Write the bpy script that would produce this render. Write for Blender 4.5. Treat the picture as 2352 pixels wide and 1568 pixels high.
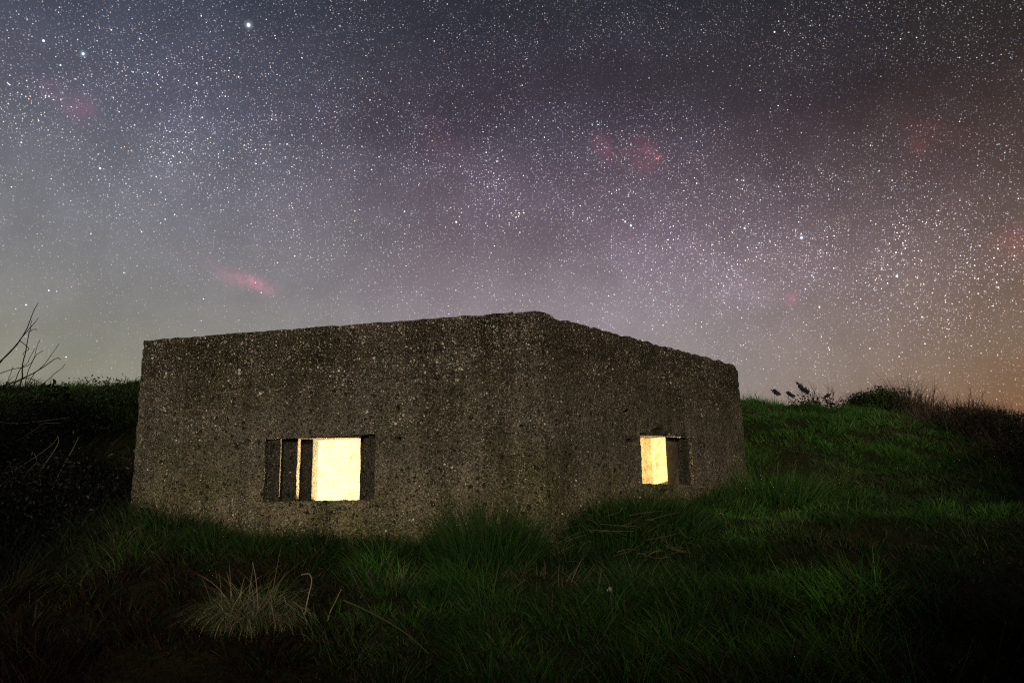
import bpy, math, random
import numpy as np
from mathutils import Vector, Matrix

S = bpy.context.scene
for o in list(bpy.data.objects):
    bpy.data.objects.remove(o)
COL = S.collection
R = math.radians

# ------------------------------------------------------------------ camera
CAM_Z = 0.8
PITCH, ROLL = R(12.22), R(1.282)
F_PX = 1768.9 / 2352.0                      # focal length in frame widths
cam = bpy.data.cameras.new('camera')
cam.sensor_width = 36.0
cam.lens = 36.0 * F_PX
cam.clip_start = 0.05
cam.clip_end = 5000
cam.dof.use_dof = True
cam.dof.focus_distance = 11.0
cam.dof.aperture_fstop = 4.5
co = bpy.data.objects.new('camera', cam)
COL.objects.link(co)
co.matrix_world = (Matrix.Translation((0, 0, CAM_Z)) @ Matrix.Rotation(R(90) + PITCH, 4, 'X')
                   @ Matrix.Rotation(-ROLL, 4, 'Z'))
S.camera = co

# ------------------------------------------------------------------ night sky
w = bpy.data.worlds.new('World')
S.world = w
w.use_nodes = True
N = w.node_tree
N.nodes.clear()


def srgb(*c):
    out = []
    for v in c:
        v = v / 255.0
        out.append(v / 12.92 if v <= 0.04045 else ((v + 0.055) / 1.055) ** 2.4)
    return tuple(out)


class NT:
    """small helper for wiring node trees"""
    def __init__(self, tree):
        self.t = tree

    def n(self, kind, **kw):
        nd = self.t.nodes.new(kind)
        for k, v in kw.items():
            setattr(nd, k, v)
        return nd

    def put(self, sock, v):
        if isinstance(v, bpy.types.NodeSocket):
            self.t.links.new(v, sock)
        elif isinstance(v, (tuple, list)) and len(v) == 3 and sock.type == 'RGBA':
            sock.default_value = (*v, 1)
        else:
            sock.default_value = v

    def math(self, op, a, b=None, c=None, clamp=False):
        nd = self.n('ShaderNodeMath', operation=op, use_clamp=clamp)
        for i, v in enumerate((a, b, c)):
            if v is not None:
                self.put(nd.inputs[i], v)
        return nd.outputs[0]

    def vec(self, op, a, b=None, scale=None):
        nd = self.n('ShaderNodeVectorMath', operation=op)
        self.put(nd.inputs[0], a)
        if b is not None:
            self.put(nd.inputs[1], b)
        if scale is not None:
            self.put(nd.inputs['Scale'], scale)
        return nd.outputs['Value'] if op in ('DISTANCE', 'DOT_PRODUCT', 'LENGTH') else nd.outputs['Vector']

    def rng(self, v, a, b, c=0.0, d=1.0, smooth=True):
        nd = self.n('ShaderNodeMapRange')
        nd.interpolation_type = 'SMOOTHSTEP' if smooth else 'LINEAR'
        nd.clamp = True
        self.put(nd.inputs[0], v)
        for i, q in enumerate((a, b, c, d)):
            self.put(nd.inputs[i + 1], q)
        return nd.outputs[0]

    def mix(self, f, a, b, blend='MIX'):
        nd = self.n('ShaderNodeMix', data_type='RGBA', blend_type=blend)
        nd.clamp_factor = True
        self.put(nd.inputs[0], f)
        self.put(nd.inputs[6], a)
        self.put(nd.inputs[7], b)
        return nd.outputs[2]

    def ramp(self, f, stops):
        nd = self.n('ShaderNodeValToRGB')
        e = nd.color_ramp.elements
        while len(e) < len(stops):
            e.new(0.5)
        for i, (p, c) in enumerate(stops):
            e[i].position = p
            e[i].color = (*c, 1)
        self.put(nd.inputs[0], f)
        return nd.outputs[0]

    def noise(self, v, scale, detail=3.0, rough=0.5):
        nd = self.n('ShaderNodeTexNoise')
        nd.inputs['Scale'].default_value = scale
        nd.inputs['Detail'].default_value = detail
        nd.inputs['Roughness'].default_value = rough
        self.put(nd.inputs['Vector'], v)
        return nd.outputs[0]

    def voro(self, v, scale, rand=1.0):
        nd = self.n('ShaderNodeTexVoronoi')
        nd.inputs['Scale'].default_value = scale
        nd.inputs['Randomness'].default_value = rand
        self.put(nd.inputs['Vector'], v)
        return nd.outputs['Distance'], nd.outputs['Color']

    def sep(self, v):
        nd = self.n('ShaderNodeSeparateXYZ')
        self.put(nd.inputs[0], v)
        return nd.outputs


def pix_dir(px, py):
    """unit world direction through a point of the 2352 x 1568 frame"""
    a, b = px - 1176.0, 784.0 - py
    cr, sr = math.cos(ROLL), math.sin(ROLL)
    X, Y = a * cr + b * sr, -a * sr + b * cr
    f = F_PX * 2352.0
    cp, sp = math.cos(PITCH), math.sin(PITCH)
    return Vector((X, f * cp - Y * sp, f * sp + Y * cp)).normalized()


g = NT(N)
tc = g.n('ShaderNodeTexCoord')
D = tc.outputs['Generated']
dx, dy, dz = g.sep(D)
LEFT = [(0.0, (144, 138, 118)), (0.15, (142, 141, 124)), (0.25, (131, 130, 128)), (0.335, (118, 119, 124)),
        (0.46, (84, 86, 98)), (0.57, (60, 66, 80)), (0.75, (36, 40, 50)), (1.0, (20, 22, 30))]
MID = [(0.0, (150, 142, 136)), (0.15, (152, 146, 144)), (0.25, (140, 130, 136)), (0.335, (108, 96, 105)),
       (0.46, (70, 64, 76)), (0.57, (47, 47, 56)), (0.75, (30, 32, 38)), (1.0, (18, 19, 25))]
RIGHT = [(0.0, (122, 82, 40)), (0.10, (126, 90, 54)), (0.17, (121, 98, 77)), (0.25, (105, 87, 75)), (0.335, (84, 71, 66)),
         (0.46, (48, 41, 40)), (0.57, (33, 33, 33)), (1.0, (16, 16, 20))]
rl, rm, rr = [g.ramp(dz, [(p, srgb(*c)) for p, c in st]) for st in (LEFT, MID, RIGHT)]
hl = g.math('SQRT', g.math('ADD', g.math('MULTIPLY', dx, dx), g.math('ADD', g.math('MULTIPLY', dy, dy), 1e-6)))
saz = g.math('DIVIDE', dx, hl)
sky = g.mix(g.rng(saz, -0.50, 0.02), rl, rm)
sky = g.mix(g.rng(saz, 0.08, 0.66), sky, rr)
# band of the galaxy with dark dust in front of it
p1, p2 = pix_dir(120, 260), pix_dir(2150, 590)
nrm = p1.cross(p2).normalized()
dband = g.vec('DOT_PRODUCT', D, tuple(nrm))
warp = g.noise(D, 3.2, 4.0, 0.6)
dist = g.math('ADD', dband, g.math('MULTIPLY', g.math('SUBTRACT', warp, 0.5), 0.35))
band = g.math('POWER', 2.718, g.math('MULTIPLY', g.math('MULTIPLY', dist, dist), -45.0))
cloud = g.noise(D, 7.0, 6.0, 0.62)
cloud_hi = g.rng(cloud, 0.42, 0.72)
lane = g.math('MULTIPLY', g.math('MULTIPLY', g.rng(g.noise(g.vec('MULTIPLY', D, (1.0, 1.0, 2.2)), 4.3, 6.0, 0.6), 0.50, 0.68), band), g.rng(dz, 0.24, 0.42))
clouds = 0.22
for px, py, k, tight in ((430, 215, 0.80, 18.0), (1620, 500, 0.95, 28.0), (2090, 570, 0.65, 34.0), (1000, 330, 0.30, 30.0)):
    r2 = g.vec('DISTANCE', D, tuple(pix_dir(px, py)))
    clouds = g.math('ADD', clouds, g.math('MULTIPLY', g.math('POWER', 2.718, g.math('MULTIPLY', g.math('MULTIPLY', r2, r2), -tight)), k))
glow = g.math('MULTIPLY', g.math('MULTIPLY', band, g.math('ADD', g.math('MULTIPLY', cloud_hi, 0.65), 0.30)), clouds)
p3, p4 = pix_dir(560, 245), pix_dir(1950, 270)
nr2 = p3.cross(p4).normalized()
d2_ = g.math('ADD', g.vec('DOT_PRODUCT', D, tuple(nr2)), g.math('MULTIPLY', g.math('SUBTRACT', g.noise(D, 5.0, 6.0, 0.65), 0.5), 0.30))
rift = g.math('POWER', 2.718, g.math('MULTIPLY', g.math('MULTIPLY', d2_, d2_), -420.0))
rift = g.math('MULTIPLY', rift, g.rng(saz, -0.45, -0.15))
lane = g.math('MAXIMUM', lane, rift)
sky = g.mix(g.math('MULTIPLY', glow, 0.85), sky, g.vec('MULTIPLY', sky, (1.45, 1.38, 1.58)))
sky = g.mix(g.math('MULTIPLY', lane, 0.55), sky, g.vec('MULTIPLY', sky, (0.76, 0.66, 0.64)))
mott = g.rng(g.noise(D, 16.0, 5.0, 0.6), 0.3, 0.7, 0.93, 1.07)
sky = g.vec('SCALE', sky, scale=mott)

# unresolved and resolved stars in random cells over the sphere of the sky
dens = g.math('ADD', g.math('MULTIPLY', glow, 1.0), g.math('MULTIPLY', band, 0.22))
dens = g.math('ADD', dens, g.rng(saz, -0.6, 0.5, 0.22, 0.31))
dens = g.math('SUBTRACT', dens, g.math('MULTIPLY', lane, 0.28))
dens = g.math('MULTIPLY', dens, g.rng(g.noise(D, 22.0, 4.0, 0.7), 0.30, 0.70, 0.45, 1.45))
extinct = g.rng(g.math('ADD', dz, g.math('MULTIPLY', saz, 0.25)), -0.02, 0.36, 0.30, 1.0)
dens = g.math('MAXIMUM', g.math('MULTIPLY', dens, extinct), 0.05)
total = sky
for sc_, rad, gain, pw, mod in ((520.0, 0.00085, 0.62, 2.4, 1.0), (330.0, 0.00088, 1.9, 3.0, 0.95),
                                (150.0, 0.00092, 4.0, 3.8, 0.8), (60.0, 0.00102, 5.5, 3.2, 0.5)):
    dd, cc = g.voro(D, sc_)
    cr_, cg_, cb_ = g.sep(cc)
    core = g.rng(dd, 0.0, rad * sc_, 1.0, 0.0)
    lum = g.math('MULTIPLY', g.math('POWER', cr_, pw), gain)
    dm = g.math('ADD', g.math('MULTIPLY', dens, mod * 1.55), 1.0 - mod)
    lum = g.math('MULTIPLY', g.math('MULTIPLY', lum, core), dm)
    tint = g.ramp(cg_, [(0.0, (1.0, 0.60, 0.34)), (0.22, (1.0, 0.88, 0.74)), (0.55, (0.95, 0.95, 1.0)), (1.0, (0.55, 0.74, 1.0))])
    total = g.vec('ADD', total, g.vec('SCALE', tint, scale=lum))

# the bright stars and clusters one can name, each at its place on the sky
BRIGHT = [(571, 58, 5, .0036, 'w'), (571, 58, .35, .011, 'b'), (1841, 546, .2, .008, 'b'), (191, 124, .2, .009, 'b'), (100, 94, 4, .0026, 'b'), (191, 124, 3, .003, 'b'), (139, 150, 2, .0022, 'b'), (452, 191, 3, .002, 'b'),
          (548, 177, 2.5, .0019, 'b'), (230, 387, 4, .0023, 'o'), (1048, 510, 4, .0024, 'w'), (1203, 489, 3, .002, 'w'),
          (929, 486, 3, .002, 'b'), (1841, 546, 5, .0028, 'b'), (2060, 634, 5, .0027, 'b'), (1710, 524, 3.5, .0022, 'b'),
          (1882, 705, 3, .0022, 'o'), (1850, 664, 2.5, .0019, 'b'), (1712, 598, 2.2, .0018, 'w'), (2293, 660, 3, .002, 'b'),
          (2118, 728, 1.6, .0026, 'o'), (1436, 509, 2.2, .0026, 'w'), (1449, 518, 3.0, .0030, 'b'), (1779, 74, 3, .0020, 'w'),
          (1746, 208, 2.2, .0017, 'b'), (1998, 800, 2.4, .0018, 'b'), (1905, 803, 2.2, .0018, 'b'), (677, 588, 2.4, .0018, 'b'),
          (600, 672, 2, .0017, 'w'), (112, 667, 2.4, .0018, 'w'), (60, 700, 2.6, .0018, 'w'),
          (1431, 505, 1.8, .0018, 'w'), (1455, 524, 1.8, .0018, 'b'), (2330, 568, 2.2, .0018, 'b'), (1140, 292, 2, .0018, 'b')]
TC = {'w': (1.0, .97, .95), 'b': (.72, .86, 1.0), 'o': (1.0, .80, .60)}
for px, py, amp, rad, k in BRIGHT:
    dd = g.vec('DISTANCE', D, tuple(pix_dir(px, py)))
    f = g.math('POWER', g.rng(dd, 0.0, rad, 1.0, 0.0), 3.6)
    total = g.vec('ADD', total, g.vec('SCALE', TC[k], scale=g.math('MULTIPLY', f, amp)))
# red hydrogen clouds: centre, long radius, short radius (frame widths), tilt, strength
NEB = [(560, 644, 56, 16, 14, .55, (0.42, .075, .17)), (588, 654, 32, 10, 28, .75, (.42, .065, .15)), (185, 243, 27, 24, 0, .75, (.20, .03, .085)),
       (123, 205, 20, 15, 0, .6, (.17, .035, .09)), (1387, 341, 32, 18, 55, .8, (.17, .03, .055)), (1474, 358, 38, 30, 20, .9, (.17, .025, .04)),
       (1512, 362, 6, 6, 0, 1.0, (.28, .02, .035)), (1818, 687, 13, 13, 0, .9, (.20, .03, .06)), (2110, 335, 20, 22, 0, .8, (.10, .012, .010)),
       (2135, 300, 60, 22, 20, .5, (.07, .012, .008)), (2328, 560, 34, 34, 0, .9, (.10, .015, .012)), (1010, 330, 60, 34, 50, .5, (.07, .015, .03))]
cl2 = g.rng(g.noise(D, 55.0, 7.0, 0.68), 0.28, 0.68)
for px, py, la, sb, tilt, k, colr in NEB:
    c = pix_dir(px, py)
    ex = (pix_dir(px + 20 * math.cos(R(tilt)), py + 20 * math.sin(R(tilt))) - c).normalized()
    ey = c.cross(ex).normalized()
    rel = g.vec('SUBTRACT', D, tuple(c))
    a = g.math('DIVIDE', g.vec('DOT_PRODUCT', rel, tuple(ex)), la / 1769.0)
    b = g.math('DIVIDE', g.vec('DOT_PRODUCT', rel, tuple(ey)), sb / 1769.0)
    b = g.math('ADD', b, g.math('MULTIPLY', g.math('MULTIPLY', a, a), 0.25 if la > 50 else 0.0))
    q = g.math('ADD', g.math('MULTIPLY', a, a), g.math('MULTIPLY', b, b))
    f = g.math('MULTIPLY', g.math('POWER', 2.718, g.math('MULTIPLY', q, -1.1)), k * 0.9)
    front = g.rng(g.vec('DOT_PRODUCT', D, tuple(c)), 0.0, 0.5)
    f = g.math('MULTIPLY', g.math('MULTIPLY', f, front), g.math('ADD', g.math('MULTIPLY', cl2, 0.92), 0.08))
    total = g.vec('ADD', total, g.vec('SCALE', colr, scale=f))
# the side of the sky away from the lit horizon is darker
total = g.vec('SCALE', total, scale=g.rng(dy, -0.55, 0.15, 0.30, 1.0))
bg = g.n('ShaderNodeBackground')
g.put(bg.inputs['Color'], total)
bg.inputs['Strength'].default_value = 1.0
N.links.new(bg.outputs[0], g.n('ShaderNodeOutputWorld').inputs[0])
w.cycles.sampling_method = 'NONE'             # a broad, dim sky: no need to aim rays at single stars

# ------------------------------------------------------------------ low moon behind the camera
SUN_EL, SUN_AZ = R(12.0), R(0.0)            # azimuth: to the right of straight behind the camera
sun = bpy.data.lights.new('moonlight', 'SUN')
sun.energy = 1.75
sun.angle = R(8.0)
sun.color = (1.0, 0.89, 0.72)
so = bpy.data.objects.new('moonlight', sun)
COL.objects.link(so)
src = Vector((math.sin(SUN_AZ) * math.cos(SUN_EL), -math.cos(SUN_AZ) * math.cos(SUN_EL), math.sin(SUN_EL)))
so.rotation_euler = src.to_track_quat('Z', 'Y').to_euler()
so.location = src * 30

S.view_settings.view_transform = 'Standard'
S.view_settings.look = 'None'
S.view_settings.exposure = 0.0
S.view_settings.gamma = 1.0
S.render.engine = 'CYCLES'
S.cycles.use_denoising = False
S.cycles.filter_width = 1.15
S.cycles.use_adaptive_sampling = False
S.cycles.use_light_tree = False               # only a moon and a room lamp: pick either evenly
S.cycles.max_bounces = 6
S.cycles.sample_clamp_indirect = 6.0


# ------------------------------------------------------------------ numeric helpers
def _hash(ix, iy, iz, seed):
    h = (ix.astype(np.int64) * 374761393 + iy.astype(np.int64) * 668265263 + iz.astype(np.int64) * 2147483647 + seed * 974711) & 0xFFFFFFFF
    h = ((h ^ (h >> 13)) * 1274126177) & 0xFFFFFFFF
    h = ((h ^ (h >> 16)) * 2246822519) & 0xFFFFFFFF
    return ((h ^ (h >> 15)) & 0xFFFFFF) / float(0xFFFFFF)


def vnoise(x, y, z=0.0, seed=0):
    x, y, z = np.broadcast_arrays(np.asarray(x, float), np.asarray(y, float), np.asarray(z, float))
    fx, fy, fz = np.floor(x), np.floor(y), np.floor(z)
    tx, ty, tz = x - fx, y - fy, z - fz
    tx, ty, tz = [t * t * (3 - 2 * t) for t in (tx, ty, tz)]
    r = 0
    for a in (0, 1):
        for b in (0, 1):
            for c in (0, 1):
                wgt = (tx if a else 1 - tx) * (ty if b else 1 - ty) * (tz if c else 1 - tz)
                r = r + wgt * _hash(fx + a, fy + b, fz + c, seed)
    return r * 2 - 1


def fbm(x, y, z=0.0, seed=0, oct=3):
    r, a, f = 0, 1.0, 1.0
    for k in range(oct):
        r = r + a * vnoise(np.asarray(x) * f, np.asarray(y) * f, np.asarray(z) * f, seed + k * 17)
        a *= 0.5
        f *= 2.03
    return r


def ss(a, b, x):
    t = np.clip((np.asarray(x, float) - a) / (b - a), 0, 1)
    return t * t * (3 - 2 * t)


def mesh_obj(name, V, F, mat, parent=None, smooth=False, tint=None):
    """V (n,3); F list of arrays (m,k) of the same k each; tint (n,3)"""
    me = bpy.data.meshes.new(name)
    V = np.asarray(V, np.float32)
    Fs = [np.asarray(f, np.int32) for f in F if len(f)]
    me.vertices.add(len(V))
    me.vertices.foreach_set('co', V.ravel())
    loops = np.concatenate([f.ravel() for f in Fs])
    tot = np.concatenate([np.full(len(f), f.shape[1], np.int32) for f in Fs])
    start = np.concatenate([[0], np.cumsum(tot)[:-1]]).astype(np.int32)
    me.loops.add(len(loops))
    me.loops.foreach_set('vertex_index', loops)
    me.polygons.add(len(tot))
    me.polygons.foreach_set('loop_start', start)
    me.polygons.foreach_set('loop_total', tot)
    if smooth:
        me.polygons.foreach_set('use_smooth', np.ones(len(tot), bool))
    me.update(calc_edges=True)
    me.validate()
    if tint is not None:
        at = me.color_attributes.new('tint', 'FLOAT_COLOR', 'POINT')
        c4 = np.ones((len(V), 4), np.float32)
        c4[:, :3] = tint
        at.data.foreach_set('color', c4.ravel())
    if mat:
        me.materials.append(mat)
    ob = bpy.data.objects.new(name, me)
    COL.objects.link(ob)
    if parent:
        ob.parent = parent
    return ob


def empty(name, loc=(0, 0, 0)):
    o = bpy.data.objects.new(name, None)
    o.empty_display_size = 0.1
    COL.objects.link(o)
    o.location = loc
    return o


def tag(o, label, cat, group=None, kind=None):
    if label:
        o['label'] = label
    if cat:
        o['category'] = cat
    if group:
        o['group'] = group
    if kind:
        o['kind'] = kind
    return o


# ------------------------------------------------------------------ the place in plan
C0 = np.array([0.221, 6.0])
AL, AR = R(78.05), R(41.59)
DL = np.array([-math.sin(AL), math.cos(AL)])
DR = np.array([math.sin(AR), math.cos(AR)])
NL = np.array([DL[1], -DL[0]]) * 1.0         # inward normal of the left face
NR = np.array([-DR[1], DR[0]])               # inward normal of the right face
LL, LR_, TOP = 3.62, 3.56, 2.352
hd = lambda a, l: np.array([math.sin(R(a)), math.cos(R(a))]) * l
P0 = C0
P1 = C0 + DL * LL
P5 = C0 + DR * LR_
P2 = P1 + hd(-18.2, 3.6)
P4 = P5 + hd(-18.2, 3.6)
P3 = P2 + hd(41.7, 3.6)
HEX = [P0, P5, P4, P3, P2, P1]               # counter-clockwise seen from above
UW = (1.3816, 2.3597, 0.8959, 1.4142)        # left opening: u0 u1 z0 z1, measured from the front corner
VW = (1.3976, 2.3307, 0.9899, 1.4509)        # right opening


def hex_dist(x, y):
    """distance outside (+) or inside (-) the plan of the bunker"""
    d = np.full(np.broadcast(x, y).shape, -1e9)
    for i in range(6):
        a, b = HEX[i], HEX[(i + 1) % 6]
        e = (b - a) / np.linalg.norm(b - a)
        n = np.array([e[1], -e[0]])
        d = np.maximum(d, (x - a[0]) * n[0] + (y - a[1]) * n[1])
    return d


def terrain(x, y, detail=True):
    x = np.asarray(x, float)
    y = np.asarray(y, float)
    z = 0.40 * ss(2.4, 5.6, y) + 0.10 * ss(4.9, 5.8, y)
    z = z + 0.24 * ss(-2.0, -3.3, x) * ss(5.0, 6.3, y) + 0.17 * ss(0.5, 1.3, x) * ss(5.3, 6.6, y)
    lf = ss(-1.5, -4.6, x)                   # 1 on the left side
    yc = 15.5 - 4.3 * lf
    y0 = 6.6 + 0.2 * lf
    hc = 2.07 - 0.125 * np.clip(x - 4.6, -2, 12) - 0.36 * lf - 0.05 * np.clip(-x - 5, 0, 10)
    t = np.clip((y - y0) / (yc - y0), 0, 1)
    z = z + hc * (0.25 * t * ss(0, 0.3, t) + 0.75 * t * t * (3 - 2 * t))
    z = z + 0.13 * fbm(x * 0.8, y * 0.8, 0, 15, 2) * ss(0.05, 0.3, t) * (1 - ss(0.8, 1.0, t))
    z = z - 1.6 * ss(0.6, 14, y - yc)
    # the left flank of the hollow
    z = z + 0.35 * ss(-3.6, -6.5, x) * ss(1.0, 5.0, y) * (1 - ss(6.5, 9.5, y))
    # unseen bank added behind the camera, shaped to shade the foreground and corners
    bank = 1.8 + 0.6 * ss(-1.9, -2.8, x) + 2.5 * ss(-3.0, -5.2, x) + 0.75 * ss(0.8, 2.0, x) + 1.7 * ss(3.3, 5.4, x) + 0.22 * fbm(x * 0.55, y * 0.3, 0, 91)
    z = z + bank * ss(-1.3, -4.6, y) * (1 - 0.6 * ss(-8, -18, y))
    far = np.hypot(x, y)
    if detail:
        z = z + 0.10 * fbm(x * 0.55, y * 0.55, 0, 5) * ss(2.0, 6, far) * (1 - 0.7 * ss(30, 80, far))
        z = z + 0.035 * fbm(x * 1.9, y * 1.9, 0, 9)
    hdv = hex_dist(x, y)
    z = np.where(hdv < -0.12, -0.45, z)
    return z


def gz(x, y):
    return float(terrain(np.array([x]), np.array([y]))[0])


def at(px, py, Y):
    d = pix_dir(px, py)
    k = Y / d.y
    return Vector((d.x * k, Y, CAM_Z + d.z * k))


def foot(px, Y, py=1150):
    p = at(px, py, Y)
    ROOT[:] = (p.x, Y, gz(p.x, Y))
    return tuple(ROOT)


ROOT = [0.0, 0.0, 0.0]                        # where the tuft being built stands


# ------------------------------------------------------------------ materials
def new_mat(name):
    m = bpy.data.materials.new(name)
    m.use_nodes = True
    m.node_tree.nodes.clear()
    q = NT(m.node_tree)
    out = q.n('ShaderNodeOutputMaterial')
    return m, q, out


def leaf_mat(name, transl=0.25, rough=0.6, gain=1.0):
    m, q, out = new_mat(name)
    at_ = q.n('ShaderNodeVertexColor', layer_name='tint')
    colr = q.vec('SCALE', at_.outputs['Color'], scale=gain)
    p = q.n('ShaderNodeBsdfPrincipled')
    q.put(p.inputs['Base Color'], colr)
    p.inputs['Roughness'].default_value = rough
    p.inputs['Specular IOR Level'].default_value = 0.25
    t = q.n('ShaderNodeBsdfTranslucent')
    q.put(t.inputs['Color'], colr)
    mx = q.n('ShaderNodeMixShader')
    mx.inputs[0].default_value = transl
    m.node_tree.links.new(p.outputs[0], mx.inputs[1])
    m.node_tree.links.new(t.outputs[0], mx.inputs[2])
    m.node_tree.links.new(mx.outputs[0], out.inputs[0])
    return m


M_GRASS = leaf_mat('grass_blade')
M_DRY = leaf_mat('dry_grass', 0.2, 0.7)
M_LEAF = leaf_mat('leaf', 0.2, 0.5)
M_STEM = leaf_mat('woody_stem', 0.0, 0.8)


def ground_mat():
    m, q, out = new_mat('soil_and_moss')
    geo = q.n('ShaderNodeNewGeometry')
    P = geo.outputs['Position']
    n1 = q.noise(P, 0.9, 4, 0.6)
    n2 = q.noise(P, 14.0, 5, 0.65)
    c = q.ramp(n2, [(0.25, (0.006, 0.007, 0.003)), (0.55, (0.020, 0.024, 0.009)), (0.8, (0.045, 0.038, 0.022))])
    c = q.mix(q.rng(n1, 0.45, 0.62), c, q.vec('MULTIPLY', c, (1.4, 1.0, 0.7)))
    # worn earth on the path up the slope
    sp = bare_spots
    for (bx, by, rx, ry) in sp:
        rel = q.vec('SUBTRACT', P, (bx, by, 0.0))
        rx_, ry_, _ = q.sep(q.vec('MULTIPLY', rel, (1 / rx, 1 / ry, 0)))
        r2 = q.math('ADD', q.math('MULTIPLY', rx_, rx_), q.math('MULTIPLY', ry_, ry_))
        r2 = q.math('ADD', r2, q.math('MULTIPLY', q.math('SUBTRACT', q.noise(P, 6.0, 3), 0.5), 1.6))
        c = q.mix(q.rng(r2, 1.1, 0.5), c, q.mix(n2, (0.030, 0.020, 0.014), (0.15, 0.095, 0.065)))
    p = q.n('ShaderNodeBsdfPrincipled')
    q.put(p.inputs['Base Color'], c)
    p.inputs['Roughness'].default_value = 0.95
    p.inputs['Specular IOR Level'].default_value = 0.1
    b = q.n('ShaderNodeBump')
    b.inputs['Strength'].default_value = 0.7
    b.inputs['Distance'].default_value = 0.03
    q.put(b.inputs['Height'], n2)
    m.node_tree.links.new(b.outputs[0], p.inputs['Normal'])
    m.node_tree.links.new(p.outputs[0], out.inputs[0])
    return m


def concrete_mat(name, weathered=True, pale=1.0, stones=True):
    m, q, out = new_mat(name)
    geo = q.n('ShaderNodeNewGeometry')
    P = geo.outputs['Position']
    px_, py_, pz_ = q.sep(P)
    big = q.noise(P, 1.1, 4, 0.6)
    mid = q.noise(P, 5.0, 4, 0.6)
    fine = q.noise(P, 70.0, 3, 0.7)
    grit = q.noise(P, 210.0, 2, 0.7)
    base = q.ramp(fine, [(0.32, (0.020, 0.018, 0.011)), (0.5, (0.118, 0.106, 0.072)), (0.68, (0.32, 0.292, 0.215))])
    base = q.mix(q.rng(grit, 0.30, 0.62, 0.0, 1.0), q.vec('MULTIPLY', base, (0.30, 0.29, 0.26)), base)  # gaps between grains painted dark where frontal light shows no relief
    # streaks run down the face
    st = q.noise(q.vec('MULTIPLY', P, (7.0, 7.0, 0.5)), 1.0, 4, 0.6)
    base = q.mix(q.rng(st, 0.45, 0.64, 0.0, 0.75), base, q.vec('MULTIPLY', base, (0.50, 0.49, 0.40)))
    base = q.mix(q.rng(mid, 0.42, 0.66, 0.0, 0.75), base, q.vec('MULTIPLY', base, (1.50, 1.40, 1.34)))
    if weathered:
        # dark lichen crust on the upper pour, olive algae in patches
        up = q.rng(q.math('ADD', pz_, q.math('MULTIPLY', q.math('SUBTRACT', mid, 0.5), 0.9)), 1.25, 2.15)
        base = q.mix(q.math('MULTIPLY', up, 0.85), base, q.vec('MULTIPLY', base, (0.46, 0.43, 0.33)))
        low = q.rng(q.math('ADD', pz_, q.math('MULTIPLY', q.math('SUBTRACT', mid, 0.5), 0.8)), 1.25, 0.75)
        base = q.mix(q.math('MULTIPLY', low, 0.8), base, q.vec('MULTIPLY', base, (1.40, 1.28, 1.08)))
        # the lifts the concrete was poured in
        zz = q.math('ADD', pz_, q.math('MULTIPLY', q.math('SUBTRACT', q.noise(P, 2.2, 5, 0.6), 0.5), 0.10))
        lift = q.ramp(q.math('DIVIDE', zz, 2.5), [(0.0, (1.25,) * 3), (0.36, (1.15,) * 3), (0.545, (1.0,) * 3), (0.555, (0.72,) * 3), (0.565, (1.04,) * 3),
                                               (0.738, (1.0,) * 3), (0.745, (0.62,) * 3), (0.755, (0.95,) * 3), (0.815, (0.92,) * 3), (0.826, (0.42,) * 3), (0.838, (0.74,) * 3), (0.94, (0.60,) * 3)])
        base = q.mix(0.85, base, lift, 'MULTIPLY')
        alg = q.rng(big, 0.46, 0.62)
        base = q.mix(q.math('MULTIPLY', alg, 0.9), base, q.vec('MULTIPLY', base, (0.60, 0.70, 0.42)))
    # exposed shingle: rounded stones of mixed colour and size in the mortar
    hgt = q.math('MULTIPLY', fine, 0.5)
    crowd = q.math('MULTIPLY', q.rng(q.math('ADD', pz_, q.math('MULTIPLY', q.math('SUBTRACT', mid, 0.5), 1.2)), 1.35, 2.05), 0.22)
    crowd = q.math('ADD', crowd, q.rng(q.noise(P, 3.1, 4, 0.65), 0.38, 0.66, -0.22, 0.16))
    for sc_, th, keep, lo, hi in () if not stones else ((20.0, 0.36, 0.97, 0.9, 1.0), (36.0, 0.40, 0.90, 0.9, 1.0), (62.0, 0.42, 0.81, .8, .9), (130.0, 0.44, 0.57, .7, .8)):
        wv = q.vec('ADD', P, q.vec('SCALE', q.vec('SUBTRACT', q.n_noise_color(P, sc_ * 0.8), (0.5, 0.5, 0.5)), scale=0.55 / sc_))
        d, cc = q.voro(wv, sc_)
        r_, g_, b_ = q.sep(cc)
        mask = q.math('MULTIPLY', q.rng(d, th, th - 0.10), q.math('GREATER_THAN', r_, q.math('SUBTRACT', keep, crowd)))
        stone = q.ramp(g_, [(0.0, (0.055, 0.045, 0.034)), (0.30, (0.14, 0.12, 0.095)), (0.55, (0.34, 0.305, 0.25)), (0.74, (0.42, 0.30, 0.18)),
                            (0.84, (0.62, 0.56, 0.44)), (1.0, (0.88, 0.82, 0.70))])
        base = q.mix(q.math('MULTIPLY', mask, 0.92), base, stone)
        hgt = q.math('ADD', hgt, q.math('MULTIPLY', mask, 12.0 / sc_ * 1.6))
        pit = q.math('MULTIPLY', q.rng(d, th, th - 0.12), q.math('LESS_THAN', r_, 0.14))
        base = q.mix(q.math('MULTIPLY', pit, 0.85), base, (0.018, 0.016, 0.012))
        hgt = q.math('SUBTRACT', hgt, q.math('MULTIPLY', pit, 12.0 / sc_ * 2.2))
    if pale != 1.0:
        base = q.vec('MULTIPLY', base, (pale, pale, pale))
    p = q.n('ShaderNodeBsdfPrincipled')
    q.put(p.inputs['Base Color'], base)
    p.inputs['Roughness'].default_value = 0.92
    p.inputs['Specular IOR Level'].default_value = 0.2
    b = q.n('ShaderNodeBump')
    b.inputs['Strength'].default_value = 1.0
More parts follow.
